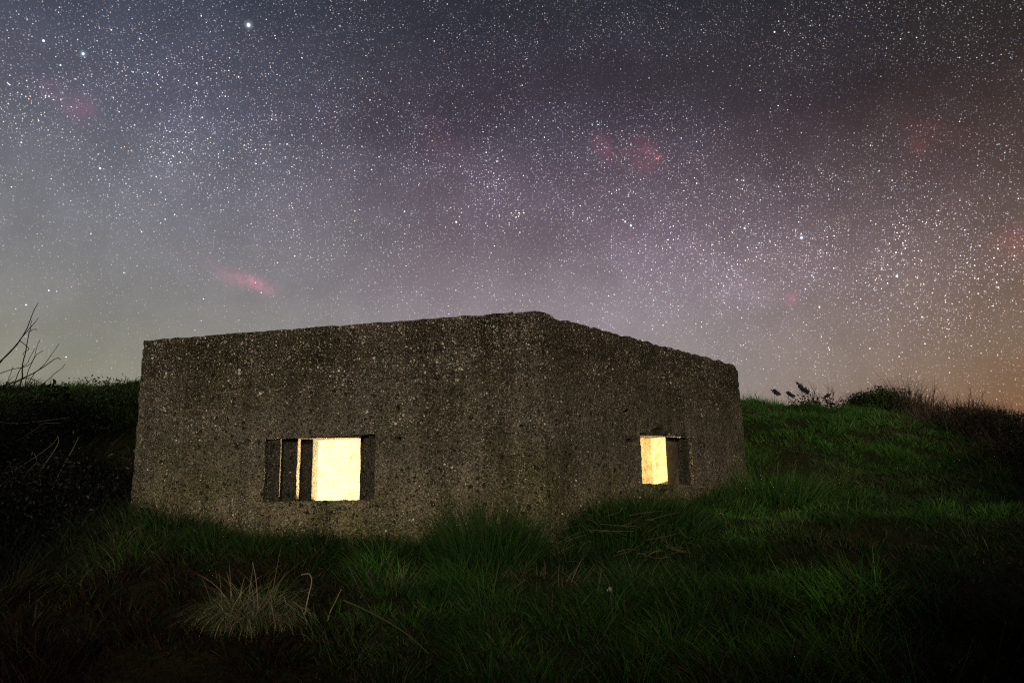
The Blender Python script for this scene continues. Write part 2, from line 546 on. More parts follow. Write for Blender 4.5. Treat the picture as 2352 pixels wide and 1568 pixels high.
    b.inputs['Distance'].default_value = 0.022
    q.put(b.inputs['Height'], hgt)
    m.node_tree.links.new(b.outputs[0], p.inputs['Normal'])
    m.node_tree.links.new(p.outputs[0], out.inputs[0])
    return m


def _nc(self, v, scale):
    nd = self.n('ShaderNodeTexNoise')
    nd.inputs['Scale'].default_value = scale
    nd.inputs['Detail'].default_value = 1.0
    self.put(nd.inputs['Vector'], v)
    return nd.outputs['Color']


NT.n_noise_color = _nc


def paint_mat(raw=False, pale=1.0):
    m, q, out = new_mat('bare_inner_concrete' if raw else 'whitewashed_block')
    geo = q.n('ShaderNodeNewGeometry')
    P = geo.outputs['Position']
    n = q.noise(P, 9.0, 5, 0.65)
    c = q.ramp(n, [(0.3, (0.50, 0.44, 0.34)), (0.45, (0.80, 0.78, 0.70)), (0.7, (0.86, 0.85, 0.78))])
    if raw:
        c = q.ramp(q.noise(P, 6.0, 6, 0.7), [(0.28, (0.05, 0.03, 0.012)), (0.40, (0.20, 0.145, 0.07)), (0.52, (0.34, 0.27, 0.15)), (0.75, (0.46, 0.38, 0.24))])
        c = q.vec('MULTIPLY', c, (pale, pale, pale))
    br = q.n('ShaderNodeTexBrick')
    px_, py_, pz_ = q.sep(P)
    cx = q.n('ShaderNodeCombineXYZ')
    q.put(cx.inputs[0], q.math('ADD', px_, py_))
    q.put(cx.inputs[1], pz_)
    q.put(br.inputs['Vector'], cx.outputs[0])
    br.inputs['Scale'].default_value = 2.4
    br.inputs['Mortar Size'].default_value = 0.012
    br.inputs['Color1'].default_value = (1, 1, 1, 1)
    br.inputs['Color2'].default_value = (0.94, 0.94, 0.92, 1)
    br.inputs['Mortar'].default_value = (0.8, 0.79, 0.74, 1)
    c = q.mix(1.0, c, br.outputs['Color'], 'MULTIPLY')
    p = q.n('ShaderNodeBsdfPrincipled')
    q.put(p.inputs['Base Color'], c)
    p.inputs['Roughness'].default_value = 0.85
    b = q.n('ShaderNodeBump')
    b.inputs['Strength'].default_value = 0.5
    b.inputs['Distance'].default_value = 0.01
    q.put(b.inputs['Height'], n)
    m.node_tree.links.new(b.outputs[0], p.inputs['Normal'])
    m.node_tree.links.new(p.outputs[0], out.inputs[0])
    return m


bare_spots = []
for px, py, Y, rx, ry in ((2012, 1012, 12.2, 0.34, 0.45), (2090, 1062, 10.6, 0.16, 0.14)):
    p = at(px, py, Y)
    bare_spots.append((p.x, Y, rx, ry))
M_GROUND = ground_mat()
M_CONC = concrete_mat('shingle_concrete')
M_JAMB = concrete_mat('embrasure_concrete', weathered=False, pale=0.42)  # darker copy of the concrete, standing in for shade on the embrasure faces
M_PAINT = paint_mat()
M_RAW = paint_mat(True)
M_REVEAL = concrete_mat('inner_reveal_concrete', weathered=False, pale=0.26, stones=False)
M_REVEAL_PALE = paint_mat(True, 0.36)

# ------------------------------------------------------------------ ground
gx = np.concatenate([-np.geomspace(400, 14, 40)[:-1], np.linspace(-14, 14, 400), np.geomspace(14, 400, 40)[1:]])
gy = np.concatenate([-np.geomspace(300, 8, 30)[:-1], np.linspace(-8, 22, 430), np.geomspace(22, 900, 45)[1:]])
GX, GY = np.meshgrid(gx, gy)
GZ = terrain(GX, GY)
nx_, ny_ = len(gx), len(gy)
idx = np.arange(nx_ * ny_).reshape(ny_, nx_)
gf = np.stack([idx[:-1, :-1].ravel(), idx[:-1, 1:].ravel(), idx[1:, 1:].ravel(), idx[1:, :-1].ravel()], 1)
gnd = mesh_obj('ground', np.stack([GX.ravel(), GY.ravel(), GZ.ravel()], 1), [gf], M_GROUND, smooth=True)
tag(gnd, None, None, kind='structure')

# ------------------------------------------------------------------ the bunker
bunker = empty('concrete_bunker', (C0[0], C0[1], 0.4))
tag(bunker, 'low hexagonal concrete pillbox of rough shingle concrete, lit yellow inside, sunk in the grass', 'bunker')
BOFF = np.array([C0[0], C0[1], 0.4])


def segs(brk, step):
    out = [brk[0]]
    for a, b in zip(brk[:-1], brk[1:]):
        n = max(1, int(round((b - a) / step)))
        out += list(a + (b - a) * np.arange(1, n + 1) / n)
    return np.array(out)


# arc length s runs along the faces: negative on the left face, positive on the right face and on round the back
STEP = 0.0125
s_front = segs([-LL, -UW[1], -UW[0], 0, VW[0], VW[1], LR_], STEP)
back = [(P5, P4), (P4, P3), (P3, P2), (P2, P1)]
s_vals = list(s_front)
acc = LR_
for a, b in back:
    l = np.linalg.norm(b - a)
    s_vals += list(acc + l * np.arange(1, 37) / 36)
    acc += l
s_vals = np.array(s_vals)
STOT = acc
corner_s = np.array([-LL, 0, LR_] + list(LR_ + np.cumsum([np.linalg.norm(b - a) for a, b in back])))
corner_p = np.array([P1, P0, P5, P4, P3, P2, P1])
ZB = -0.35
z_vals = segs([ZB, UW[2], VW[2], UW[3], VW[3], TOP], STEP)
n_over = 14                                   # rows that turn over the roof edge
zv = np.concatenate([z_vals, np.full(n_over, TOP)])
inn = np.concatenate([np.zeros(len(z_vals)), 0.35 * (np.arange(1, n_over + 1) / n_over)])


def perimeter(s):
    """plan position and outward normal for arc length s, corners rounded"""
    s = np.asarray(s, float)
    k = np.clip(np.searchsorted(corner_s, s, side='right') - 1, 0, 5)
    t = (s - corner_s[k]) / (corner_s[k + 1] - corner_s[k])
    p = corner_p[k] * (1 - t)[:, None] + corner_p[k + 1] * t[:, None]
    e = corner_p[1:] - corner_p[:-1]
    e /= np.linalg.norm(e, axis=1)[:, None]
    nr = np.stack([e[:, 1], -e[:, 0]], 1)
    n = nr[k]
    for i in range(7):
        prev, nxt = nr[(i - 1) % 6], nr[i % 6]
        for sc in ([corner_s[i]] if 0 < i < 6 else [corner_s[i]]):
            d = s - sc
            rad = 0.022
            m = np.abs(d) < rad
            f = (d[m] / rad + 1) / 2
            n[m] = prev * (1 - f)[:, None] + nxt * f[:, None]
    n /= np.linalg.norm(n, axis=1)[:, None]
    cd = np.min(np.abs(s[:, None] - corner_s[None, :]), axis=1)
    p = p - n * (0.012 * (1 - ss(0, 0.025, cd)))[:, None]
    return p, n


SS, ZZ = np.meshgrid(s_vals, zv)
II = np.repeat(inn[:, None], len(s_vals), 1)
# periodic-free noise is evaluated in world space so that faces agree at the corners
wp, wn = perimeter(s_vals)
WX = np.repeat(wp[None, :, 0], len(zv), 0)
WY = np.repeat(wp[None, :, 1], len(zv), 0)
d = 0.0045 * fbm(WX * 3.1, WY * 3.1, ZZ * 3.1, 3, 2) + 0.0045 * vnoise(WX * 16, WY * 16, ZZ * 16, 21) + 0.0035 * vnoise(WX * 38, WY * 38, ZZ * 38, 33)
d += 0.0030 * vnoise(WX * 75, WY * 75, ZZ * 75, 35)
rough_up = ss(1.75, 2.15, ZZ + 0.10 * vnoise(WX * 2, WY * 2, ZZ * 2, 44))
d += rough_up * (0.005 * vnoise(WX * 26, WY * 26, ZZ * 26, 55) + 0.003)
# pour joints: a ragged line below the top lift, fainter board lines lower down
zj = 2.075 + 0.018 * vnoise(WX * 1.3, WY * 1.3, 0, 61) + 0.008 * vnoise(WX * 9, WY * 9, 0, 62)
d -= 0.018 * np.exp(-((ZZ - zj) / 0.011) ** 2) * ss(-0.25, 0.25, vnoise(WX * 2.1, WY * 2.1, 0, 63))
for zl, am in ((1.86, 0.010), (1.37, 0.004), (0.98, 0.005)):
    zq = zl + 0.006 * vnoise(WX * 6, WY * 6, 0, int(zl * 100))
    d -= am * np.exp(-((ZZ - zq) / 0.008) ** 2) * ss(0.0, 0.5, vnoise(WX * 1.7, WY * 1.7, 0, int(zl * 50)))


def s_of(px, py):
    """arc length and height where a sight line meets the front faces"""
    dr = pix_dir(px, py)
    o2 = np.zeros(2)
    for Dv, sg in ((DL, -1), (DR, 1)):
        A = np.array([[dr.x, -Dv[0]], [dr.y, -Dv[1]]])
        k, u = np.linalg.solve(A, C0)
        if 0 <= u <= 3.7:
            return sg * u, CAM_Z + dr.z * k
    return None


HOLES = [(567, 942, .020, .036), (912, 938, .019, .024), (567, 1014, .019, .022), (912, 1008, .020, .022), (773, 784, .030, .026),
         (1442, 948, .050, .026), (1608, 964, .044, .027), (1449, 1016, .048, .026), (1612, 1021, .052, .024),
         (1518, 990, .085, .022), (1524, 1131, .060, .024), (1000, 870, .02, .02), (478, 905, .012, .014)]
for px, py, ru, rz in HOLES:
    hs, hz = s_of(px, py)
    wob = 1 + 0.35 * vnoise(SS * 45, ZZ * 45, 0, int(px))
    q = ((SS - hs) / (ru * 1.0)) ** 2 + ((ZZ - hz) / (rz * 1.1)) ** 2
    d -= 0.21 * (1 - ss(0.85, 1.35, q * wob))
# chipped rim over the right opening and a mortar patch below it
vm = (VW[0] + VW[1]) / 2
chip = np.exp(-((ZZ - VW[3] - 0.012) / 0.022) ** 2) * (1 - ss(0.42, 0.50, np.abs(SS - vm + 0.03)))
d -= 0.050 * chip * ss(-0.35, 0.3, vnoise(SS * 9, ZZ * 5, 0, 71))
patch = (1 - ss(0.20, 0.26, np.abs(SS - vm - 0.05))) * (1 - ss(0.055, 0.075, np.abs(ZZ - 0.905 + 0.01 * vnoise(SS * 12, 0, 0, 8))))
d += 0.028 * patch
lp = (1 - ss(0.50, 0.54, np.abs(SS - vm))) * (1 - ss(0.10, 0.12, np.abs(ZZ - 1.53)))
d -= 0.004 * lp
# a few hundred proud stones
rs = np.random.default_rng(5)
for k in range(1500):
    hs, hz = rs.uniform(-LL, LR_), ZB + (TOP - ZB) * rs.uniform(0.2, 1) ** 0.8
    r_ = rs.uniform(0.010, 0.026)
    i0, i1 = np.searchsorted(s_front, [hs - r_, hs + r_])
    j0, j1 = np.searchsorted(z_vals, [hz - r_, hz + r_])
    if i1 > i0 and j1 > j0:
        q = ((s_front[None, i0:i1] - hs) / r_) ** 2 + ((z_vals[j0:j1, None] - hz) / (r_ * rs.uniform(.6, 1))) ** 2
        d[j0:j1, i0:i1] += 0.45 * r_ * np.sqrt(np.clip(1 - q, 0, 1)) * rs.choice([1, 1, -0.8])
# crack near the right end
cr = np.exp(-((SS - (LR_ - 0.17) + 0.012 * vnoise(0, ZZ * 7, 0, 4)) / 0.010) ** 2) * ss(1.15, 1.05, ZZ)
d -= 0.05 * cr

# in-plane wander so that edges are not ruler straight
wz = 0.0035 * vnoise(WX * 11, WY * 11, ZZ * 11, 81) + 0.005 * vnoise(WX * 34, WY * 30, ZZ * 30, 82)
ws = 0.006 * vnoise(WX * 11, WY * 11, ZZ * 11, 83) + 0.004 * vnoise(WX * 30, WY * 30, ZZ * 30, 84)
ws *= ss(0, 0.05, np.min(np.abs(SS[..., None] - corner_s[None, None, :]), axis=-1))
topw = np.clip((ZZ - (TOP - 0.35)) / 0.35, 0, 1)
# broken, rounded roof edge, worse over the right face
right = ss(0.02, 0.3, SS) * (1 - ss(LR_ + 0.4, LR_ + 1.0, SS))
edge_n = 0.5 + 0.5 * fbm(WX * 9, WY * 9, 0, 101, 3)
lowering = 0.006 * edge_n + right * (0.012 * np.clip(edge_n, 0, 1.2) + 0.016 * np.abs(vnoise(WX * 27, WY * 27, 0, 103)))
lowering = lowering + 0.012 * np.exp(-((SS - 0.26) / 0.10) ** 2)
ZF = ZZ + wz * (1 - (II > 0)) - lowering * topw ** 3
arris = np.clip((ZZ - (TOP - 0.05)) / 0.05, 0, 1)
arr_r = 0.008 + 0.022 * right
d -= arris ** 2.5 * arr_r * (II == 0)
d -= (II > 0) * arr_r
ZF += (II > 0) * (0.004 * vnoise(WX * 22 + II * 22, WY * 22 - II * 9, 3, 105) + 0.004 * right * vnoise(WX * 9 + II * 12, WY * 9, 1, 106)) * ss(0, .05, II)
# the far right top corner is worn round
cdist = np.abs(SS - LR_)
rr_ = 0.16
cxq = np.clip((rr_ - cdist) / rr_, 0, 1)
ZF -= np.where(cxq > 0, (rr_ - np.sqrt(np.clip(rr_ ** 2 - (cxq * rr_) ** 2, 0, None))) * 0.75 * topw ** 1.5, 0)
d -= 0.018 * cxq ** 2 * ss(1.7, 2.3, ZZ) + 0.010 * cxq ** 3 * (0.5 + 0.5 * vnoise(SS * 0, ZZ * 5, 0, 111)) * ss(0.4, 1.2, ZZ)
EX = np.gradient(wp[:, 0])
EY = np.gradient(wp[:, 1])
el_ = np.hypot(EX, EY)
EX, EY = EX / el_, EY / el_
nn = wn
XF = WX + nn[None, :, 0] * (d - II) + EX[None, :] * ws
YF = WY + nn[None, :, 1] * (d - II) + EY[None, :] * ws
ns, nz = len(s_vals), len(zv)
# close the ring exactly
for A_ in (XF, YF, ZF):
    A_[:, -1] = A_[:, 0]
VTX = np.stack([XF.ravel(), YF.ravel(), ZF.ravel()], 1)
ii = np.arange(ns * nz).reshape(nz, ns)
smid = (s_vals[:-1] + s_vals[1:]) / 2
zmid = np.concatenate([(z_vals[:-1] + z_vals[1:]) / 2, np.full(n_over, 9.0)])
SM, ZM = np.meshgrid(smid, zmid)
hole = ((SM > -UW[1]) & (SM < -UW[0]) & (ZM > UW[2]) & (ZM < UW[3])) | ((SM > VW[0]) & (SM < VW[1]) & (ZM > VW[2]) & (ZM < VW[3]))
keep = ~hole
wf = np.stack([ii[:-1, :-1][keep], ii[:-1, 1:][keep], ii[1:, 1:][keep], ii[1:, :-1][keep]], 1)
# reveals: push the rim of each opening inwards
extraV, extraF, base_n = [], [], len(VTX)
REV = 0.040
for (sa, sb, za, zb, nin) in ((-UW[1], -UW[0], UW[2], UW[3], NL), (VW[0], VW[1], VW[2], VW[3], NR)):
    ia, ib = np.argmin(abs(s_vals - sa)), np.argmin(abs(s_vals - sb))
    ja, jb = np.argmin(abs(z_vals - za)), np.argmin(abs(z_vals - zb))
    rim = [ii[ja, k] for k in range(ia, ib)] + [ii[k, ib] for k in range(ja, jb)] + [ii[jb, k] for k in range(ib, ia, -1)] + [ii[k, ia] for k in range(jb, ja, -1)]
    rim = np.array(rim)
    prev = rim
    for st in range(1, 4):
        v = VTX[rim].copy()
        v[:, 0] += nin[0] * REV * st / 3
        v[:, 1] += nin[1] * REV * st / 3
        v += 0.002 * np.stack([vnoise(v[:, 0] * 40, v[:, 1] * 40, v[:, 2] * 40, 7 + k) for k in range(3)], 1)
        cur = base_n + np.arange(len(rim))
        base_n += len(rim)
        extraV.append(v)
        extraF.append(np.stack([prev, cur, np.roll(cur, -1), np.roll(prev, -1)], 1))
        prev = cur
VW_ALL = np.concatenate([VTX] + extraV) - BOFF
wall = mesh_obj('wall', VW_ALL, [wf] + extraF, M_CONC, bunker, smooth=False)


class Grid:
    """collects subdivided blocks whose corners wander with a shared noise field"""
    def __init__(self, amp=0.0035, step=0.03):
        self.V, self.F, self.n, self.amp, self.step = [], [], 0, amp, step

    def quad(self, a, b, c, d_):
        a, b, c, d_ = [np.asarray(q, float) for q in (a, b, c, d_)]
        nu = max(1, int(np.linalg.norm(b - a) / self.step))
        nv = max(1, int(np.linalg.norm(d_ - a) / self.step))
        u, v = np.meshgrid(np.linspace(0, 1, nu + 1), np.linspace(0, 1, nv + 1))
        u, v = u[..., None], v[..., None]
        p = (a * (1 - u) + b * u) * (1 - v) + (d_ * (1 - u) + c * u) * v
        p = p.reshape(-1, 3)
        if self.amp:
            p = p + self.amp * np.stack([vnoise(p[:, 0] * 14, p[:, 1] * 14, p[:, 2] * 14, 200 + k) + .6 * vnoise(p[:, 0] * 37, p[:, 1] * 37, p[:, 2] * 37, 300 + k) for k in range(3)], 1)
        k = np.arange((nu + 1) * (nv + 1)).reshape(nv + 1, nu + 1) + self.n
        self.F.append(np.stack([k[:-1, :-1].ravel(), k[:-1, 1:].ravel(), k[1:, 1:].ravel(), k[1:, :-1].ravel()], 1))
        self.V.append(p)
        self.n += len(p)

    def box(self, fr, u0, u1, d0, d1, z0, z1):
        c = [fr(u, dd, z) for z in (z0, z1) for (u, dd) in ((u0, d0), (u1, d0), (u1, d1), (u0, d1))]
        for q in ((0, 1, 5, 4), (1, 2, 6, 5), (2, 3, 7, 6), (3, 0, 4, 7), (4, 5, 6, 7), (3, 2, 1, 0)):
            self.quad(*[c[k] for k in q])

    def build(self, name, mat, parent):
        return mesh_obj(name, np.concatenate(self.V) - BOFF, self.F, mat, parent)


def frame(Dv, Nv):
    return lambda u, dd, z: np.array([C0[0] + Dv[0] * u + Nv[0] * dd, C0[1] + Dv[1] * u + Nv[1] * dd, z])


TH = 0.285                                     # depth of the stepped embrasure
for nm, Dv, Nv, W4, far, near in (('left', DL, NL, UW, (.116, .24, .34), (.073, .146, .206)),
                                  ('right', DR, NR, VW, (.006, .08, .29), (.03, .06, .09))):
    fr = frame(Dv, Nv)
    G, GI = Grid(), Grid(amp=0.0025)
    u0, u1, z0, z1 = W4
    dep = (0.044, 0.104, 0.186, TH) if nm == 'left' else (0.032, 0.072, 0.122, TH)
    for k in range(3):
        (GI if k == 2 else G).box(fr, u1 - far[k], u1 + 0.06, dep[k], dep[k + 1] + (0.006 if k < 2 else 0), z0 - 0.02, z1 + 0.02)
        G.box(fr, u0 - 0.06, u0 + near[k], dep[k], dep[k + 1] + (0.006 if k < 2 else 0), z0 - 0.02, z1 + 0.02)
    G.box(fr, u0 - 0.05, u1 + 0.05, 0.030, TH - 0.004, z1 + 0.003, z1 + 0.08)
    G.box(fr, u0 - 0.05, u1 + 0.05, 0.030, TH - 0.004, z0 - 0.08, z0 - 0.003)
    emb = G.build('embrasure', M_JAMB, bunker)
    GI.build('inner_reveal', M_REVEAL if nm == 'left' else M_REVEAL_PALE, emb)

# inside: whitewashed walls, ceiling and floor
FLOOR, CEIL = -0.25, 2.05
G = Grid(amp=0.0, step=5)
cen = sum(HEX) / 6
inner = []
for i in range(6):
    a, b, c = HEX[i - 1], HEX[i], HEX[(i + 1) % 6]
    e1 = (b - a) / np.linalg.norm(b - a)
    e2 = (c - b) / np.linalg.norm(c - b)
    n1 = np.array([-e1[1], e1[0]])
    n2 = np.array([-e2[1], e2[0]])
    A = np.array([n1, n2])
    inner.append(np.linalg.solve(A, [n1 @ b + TH, n2 @ b + TH]))
G2 = Grid(amp=0.0, step=5)
for i in range(1, 5):
    a, b = inner[i], inner[(i + 1) % 6]
    (G2 if i in (1, 2) else G).quad((*a, FLOOR), (*b, FLOOR), (*b, CEIL), (*a, CEIL))
for Dv, Nv, W4, far, near, e_in in ((DL, NL, UW, .34, .206, inner[5]), (DR, NR, VW, .29, .09, inner[1])):
    fr = frame(Dv, Nv)
    us = (inner[0] - C0) @ Dv
    ue = (e_in - C0) @ Dv
    t0, t1 = W4[0] + near, W4[1] - far
    for (ua, ub, za, zb) in ((us, t0, FLOOR, CEIL), (t1, ue, FLOOR, CEIL), (t0, t1, FLOOR, W4[2]), (t0, t1, W4[3], CEIL)):
        G.quad(fr(ua, TH, za), fr(ub, TH, za), fr(ub, TH, zb), fr(ua, TH, zb))
G.build('interior_wall', M_PAINT, bunker)
G2.build('interior_wall', M_RAW, bunker)['label'] = 'bare yellowed interior wall with dark stains'


def slab(name, z0, z1, poly, mat):
    n = len(poly)
    v = [(*p, z0) for p in poly] + [(*p, z1) for p in poly]
    f4 = [[k, (k + 1) % n, n + (k + 1) % n, n + k] for k in range(n)]
    return mesh_obj(name, np.array(v) - BOFF, [np.array(f4), np.array([list(range(n))[::-1]]), np.array([list(range(n, 2 * n))])], mat, bunker)


shrink = [p + (cen - p) * 0.045 for p in HEX]
slab('roof', CEIL, TOP - 0.035, shrink, M_CONC)
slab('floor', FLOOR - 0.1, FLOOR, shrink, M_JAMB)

# the lamp that lights the room, standing low on the floor behind the front wall
lamp = bpy.data.lights.new('room_lamp', 'POINT')
lamp.energy = 2200
lamp.color = (1.0, 0.77, 0.44)
lamp.shadow_soft_size = 0.06
lo = bpy.data.objects.new('room_lamp', lamp)
COL.objects.link(lo)
lo.location = (-0.467, 6.708, 0.81)


# ------------------------------------------------------------------ grass
def blades(bx, by, bz, h, wdt, lean_dir, lean, curl, col, rng_, seg=3):
    """one tapering, drooping strip per blade; returns V, quads, tris, tint"""
    n = len(bx)
    ang = rng_.uniform(0, 2 * np.pi, n)
    sx, sy = np.cos(ang), np.sin(ang)
    lx, ly = np.cos(lean_dir), np.sin(lean_dir)
    rows = []
    out, up = np.zeros(n), np.zeros(n)
    for k in range(seg + 1):
        t = k / seg
        if k:
            ph = lean + 1.7 * curl * (t - 0.5 / seg)
            out = out + h / seg * np.sin(ph)
            up = up + h / seg * np.cos(ph)
        cx = bx + lx * out
        cy = by + ly * out
        cz = bz + up
        wd = wdt * (1 - 0.75 * t) * 0.5
        if k < seg:
            rows.append(np.stack([cx - sx * wd, cy - sy * wd, cz], 1))
            rows.append(np.stack([cx + sx * wd, cy + sy * wd, cz], 1))
        else:
            rows.append(np.stack([cx, cy, cz], 1))
    V = np.stack(rows, 1)
    m = V.shape[1]
    b = np.arange(n) * m
    Q = [np.stack([b + 2 * k, b + 2 * k + 1, b + 2 * k + 3, b + 2 * k + 2], 1) for k in range(seg - 1)]
    T = np.stack([b + 2 * seg - 2, b + 2 * seg - 1, b + 2 * seg], 1)
    tint = np.repeat(col, m, 0)
    return V.reshape(-1, 3), (np.concatenate(Q) if Q else np.zeros((0, 4), int)), T, tint


GREEN = np.array([(0.038, 0.135, 0.016), (0.058, 0.155, 0.020), (0.028, 0.105, 0.018), (0.085, 0.155, 0.026)])
STRAW = np.array([(0.20, 0.165, 0.095), (0.26, 0.22, 0.14), (0.15, 0.115, 0.06)])
RUST = np.array([(0.055, 0.022, 0.010), (0.075, 0.034, 0.016), (0.035, 0.018, 0.010)])

rg = np.random.default_rng(11)


def scatter_grass():
    parts = []
    # (y0, y1, blades per square metre, width)
    for (y0, y1, dn, wd) in ((2.2, 3.8, 6800, .0042), (3.8, 6.6, 6600, .0046), (6.6, 10.0, 3900, .0062), (10.0, 17.5, 2200, .0100)):
        xm = 0.80 * y1 + 0.6
        n = int((y1 - y0) * 2 * xm * dn)
        x = rg.uniform(-xm, xm, n)
        y = rg.uniform(y0, y1, n)
        k = np.abs(x) < 0.80 * y + 0.5
        hdv = hex_dist(x, y)
        k &= hdv > 0.015
        # ground hidden behind the bunker
        k &= ~((x > -2.7) & (x < 2.3) & (y > 8.5) & (y < 12.5))
        # clumping
        c = vnoise(x * 3.2, y * 3.2, 0, 401) + 0.7 * vnoise(x * 8, y * 8, 0, 402)
        # every blade belongs to the nearest tussock of a jittered lattice
        cs = 0.30 if y1 < 7 else 0.42
        best, ox, oy, tid = np.full(n, 9.0), np.zeros(n), np.zeros(n), np.zeros(n)
        for gx_ in (-1, 0, 1):
            for gy_ in (-1, 0, 1):
                ix, iy = np.floor(x / cs) + gx_, np.floor(y / cs) + gy_
                jx = (ix + _hash(ix, iy, ix * 0, 881)) * cs
                jy = (iy + _hash(ix, iy, ix * 0, 882)) * cs
                dd_ = np.hypot(x - jx, y - jy)
                m_ = dd_ < best
                best[m_], ox[m_], oy[m_], tid[m_] = dd_[m_], (x - jx)[m_], (y - jy)[m_], _hash(ix, iy, ix * 0, 883)[m_]
        rel_ = np.clip(best / (cs * 0.75), 0, 1)
        k &= rg.uniform(-1.6, 0.9, n) < c + 0.35 + 0.5 * ss(7.0, 8.5, y)
        for (bx, by, rx, ry) in bare_spots:
            k &= (((x - bx) / rx) ** 2 + ((y - by) / ry) ** 2 > 0.8) | (rg.random(n) < 0.30)
        x, y, c, ox, oy, tid, rel_ = x[k], y[k], c[k], ox[k], oy[k], tid[k], rel_[k]
        n = len(x)
        z = terrain(x, y) - 0.01
        big = vnoise(x * 0.9, y * 0.9, 0, 411)
        h = (0.095 + 0.045 * big + 0.03 * c) * rg.uniform(0.6, 1.45, n) * (1 + 0.45 * (1 - ss(4.6, 6.0, y))) * (0.65 + 0.8 * tid) * (1.15 - 0.55 * rel_)
        hdv = hex_dist(x, y)
        h *= 1 + 0.9 * np.exp(-np.clip(hdv, 0, 9) / 0.25)
        h = np.clip(h, 0.04, 0.42) * (1 + 0.25 * ss(6, 12, y))
        ld = 2.2 + 2.2 * fbm(x * 0.6, y * 0.6, 0, 421, 2) + rg.normal(0, 1.05, n)
        wl = rg.random(n) < 0.5
        ld = np.where(wl, np.arctan2(oy, ox) + rg.normal(0, 0.5, n), ld)
        lean = np.abs(rg.normal(0.15, 0.2, n)) + 0.55 * rel_
        curl = np.abs(rg.normal(0.75, 0.4, n))
        col = GREEN[rg.integers(0, 4, n)] * rg.uniform(0.6, 1.3, n)[:, None]
        # lush, plain and dead patches
        lush = ss(0.0, 0.8, vnoise(x * 1.1, y * 1.1, 0, 431) + 0.5 * vnoise(x * 3, y * 3, 0, 432))
        lush = lush + (0.55 - lush) * 0.65 * ss(7.0, 8.5, y) * ss(1.8, 2.6, x)
        col = col * ((0.42 + 1.0 * lush) * (0.75 + 0.5 * tid))[:, None]
        col *= (1 + 0.15 * ss(2.2, 3.2, x) * (1 - ss(4.5, 7.5, x)) * ss(7.5, 9.5, y) + 0.35 * ss(-1.2, -0.4, x) * (1 - ss(1.6, 2.4, x)) * (1 - ss(4.6, 5.2, y)))[:, None]  # painted pool of light: centre foreground and slope by the bunker brightened
        dryp = 0.05 + 0.30 * ss(0.1, 0.8, vnoise(x * 1.4, y * 1.4, 0, 441)) + 0.12 * ss(9, 14, y) * ss(0.0, .6, vnoise(x * .8, y * .8, 0, 442))
        ds = rg.random(n) < dryp
        col[ds] = STRAW[rg.integers(0, 3, ds.sum())] * rg.uniform(0.25, 0.8, ds.sum())[:, None]
        # low dead bracken and rusty stalks on the near left
        rp = ss(-0.5, -1.3, x + 0.25 * (y - 4)) * (1 - ss(4.8, 5.6, y)) + ss(1.0, 2.4, x) * (1 - ss(3.8, 5.4, y)) * 0.7 + 0.5 * (1 - ss(3.0, 3.7, y))  # near right and bottom terms paint shade in the same dark colours
        rsn = rg.random(n) < rp * 0.85
        col[rsn] = RUST[rg.integers(0, 3, rsn.sum())] * rg.uniform(0.2, 0.8, rsn.sum())[:, None]
        # matted growth in front of the wall, darkened in colour to paint its shade
        wall_shade = ss(4.7, 5.1, y + 0.12 * vnoise(x * 2, 0, 0, 77)) * (1 - ss(0.5, 0.8, hex_dist(x, y))) * (y < 7) + ss(-2.4, -3.4, x) * ss(4.5, 5.5, y) * (y < 7.5)
        col *= (1 - 0.62 * np.clip(wall_shade, 0, 1))[:, None]
        # scrubby growth, left flank and far right, darkened in colour to paint shade
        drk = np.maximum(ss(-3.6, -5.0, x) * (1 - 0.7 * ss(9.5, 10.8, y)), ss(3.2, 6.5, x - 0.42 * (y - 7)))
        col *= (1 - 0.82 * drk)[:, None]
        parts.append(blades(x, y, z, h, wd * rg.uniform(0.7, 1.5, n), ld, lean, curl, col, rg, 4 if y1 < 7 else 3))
    off, V, Q, T, C = 0, [], [], [], []
    for v, q, t, c in parts:
        V.append(v)
        Q.append(q + off)
        T.append(t + off)
        C.append(c)
        off += len(v)
    o = mesh_obj('grass', np.concatenate(V), [np.concatenate(Q), np.concatenate(T)], M_GRASS, tint=np.concatenate(C))
    tag(o, 'dark green rough grass covering the hollow and the slopes', 'grass', kind='stuff')


scatter_grass()


def clump(n, rad, h, wdt, pal, lean=(0.5, 0.25), curl=(0.5, 0.3), seed=0, up=0.0, bias=None, shade=(0.5, 1.2), seg=4, rz=1.0, mess=0.7, dome=0.0):
    """blades of one tuft about the origin, leaning outwards"""
    q = np.random.default_rng(seed)
    a = q.uniform(0, 2 * np.pi, n)
    r = rad * np.sqrt(q.random(n))
    x, y = r * np.cos(a), r * np.sin(a) * rz
    ld = a + q.normal(0, mess, n)
    if bias is not None:
        ld = np.where(q.random(n) < 0.75, bias + q.normal(0, 0.5, n), ld)
    hh = h * q.uniform(0.55, 1.15, n) * (1 - 0.35 * (r / rad) ** 2)
    col = np.asarray(pal)[q.integers(0, len(pal), n)] * q.uniform(*shade, n)[:, None]
    follow = np.clip(terrain(ROOT[0] + x, ROOT[1] + y) - ROOT[2], -0.3, 0.4)
    return blades(x, y, follow - 0.03 + dome * (1 - (r / rad) ** 2), hh, wdt * q.uniform(0.7, 1.4, n), ld, np.abs(q.normal(*lean, n)), np.abs(q.normal(*curl, n)), col, q, seg)


def merge(parts):
    off, V, Q, T, C = 0, [], [], [], []
    for v, q, t, c in parts:
        V.append(v)
        Q.append(q + off)
        T.append(t + off)
        C.append(c)
        off += len(v)
    return np.concatenate(V), [np.concatenate(Q), np.concatenate(T)], np.concatenate(C)


def tuft(name, label, cat, loc, parts, mat, group=None):
    V, F, C = merge(parts)
    o = mesh_obj(name, V, F, mat, tint=C)
    o.location = loc
    return tag(o, label, cat, group)


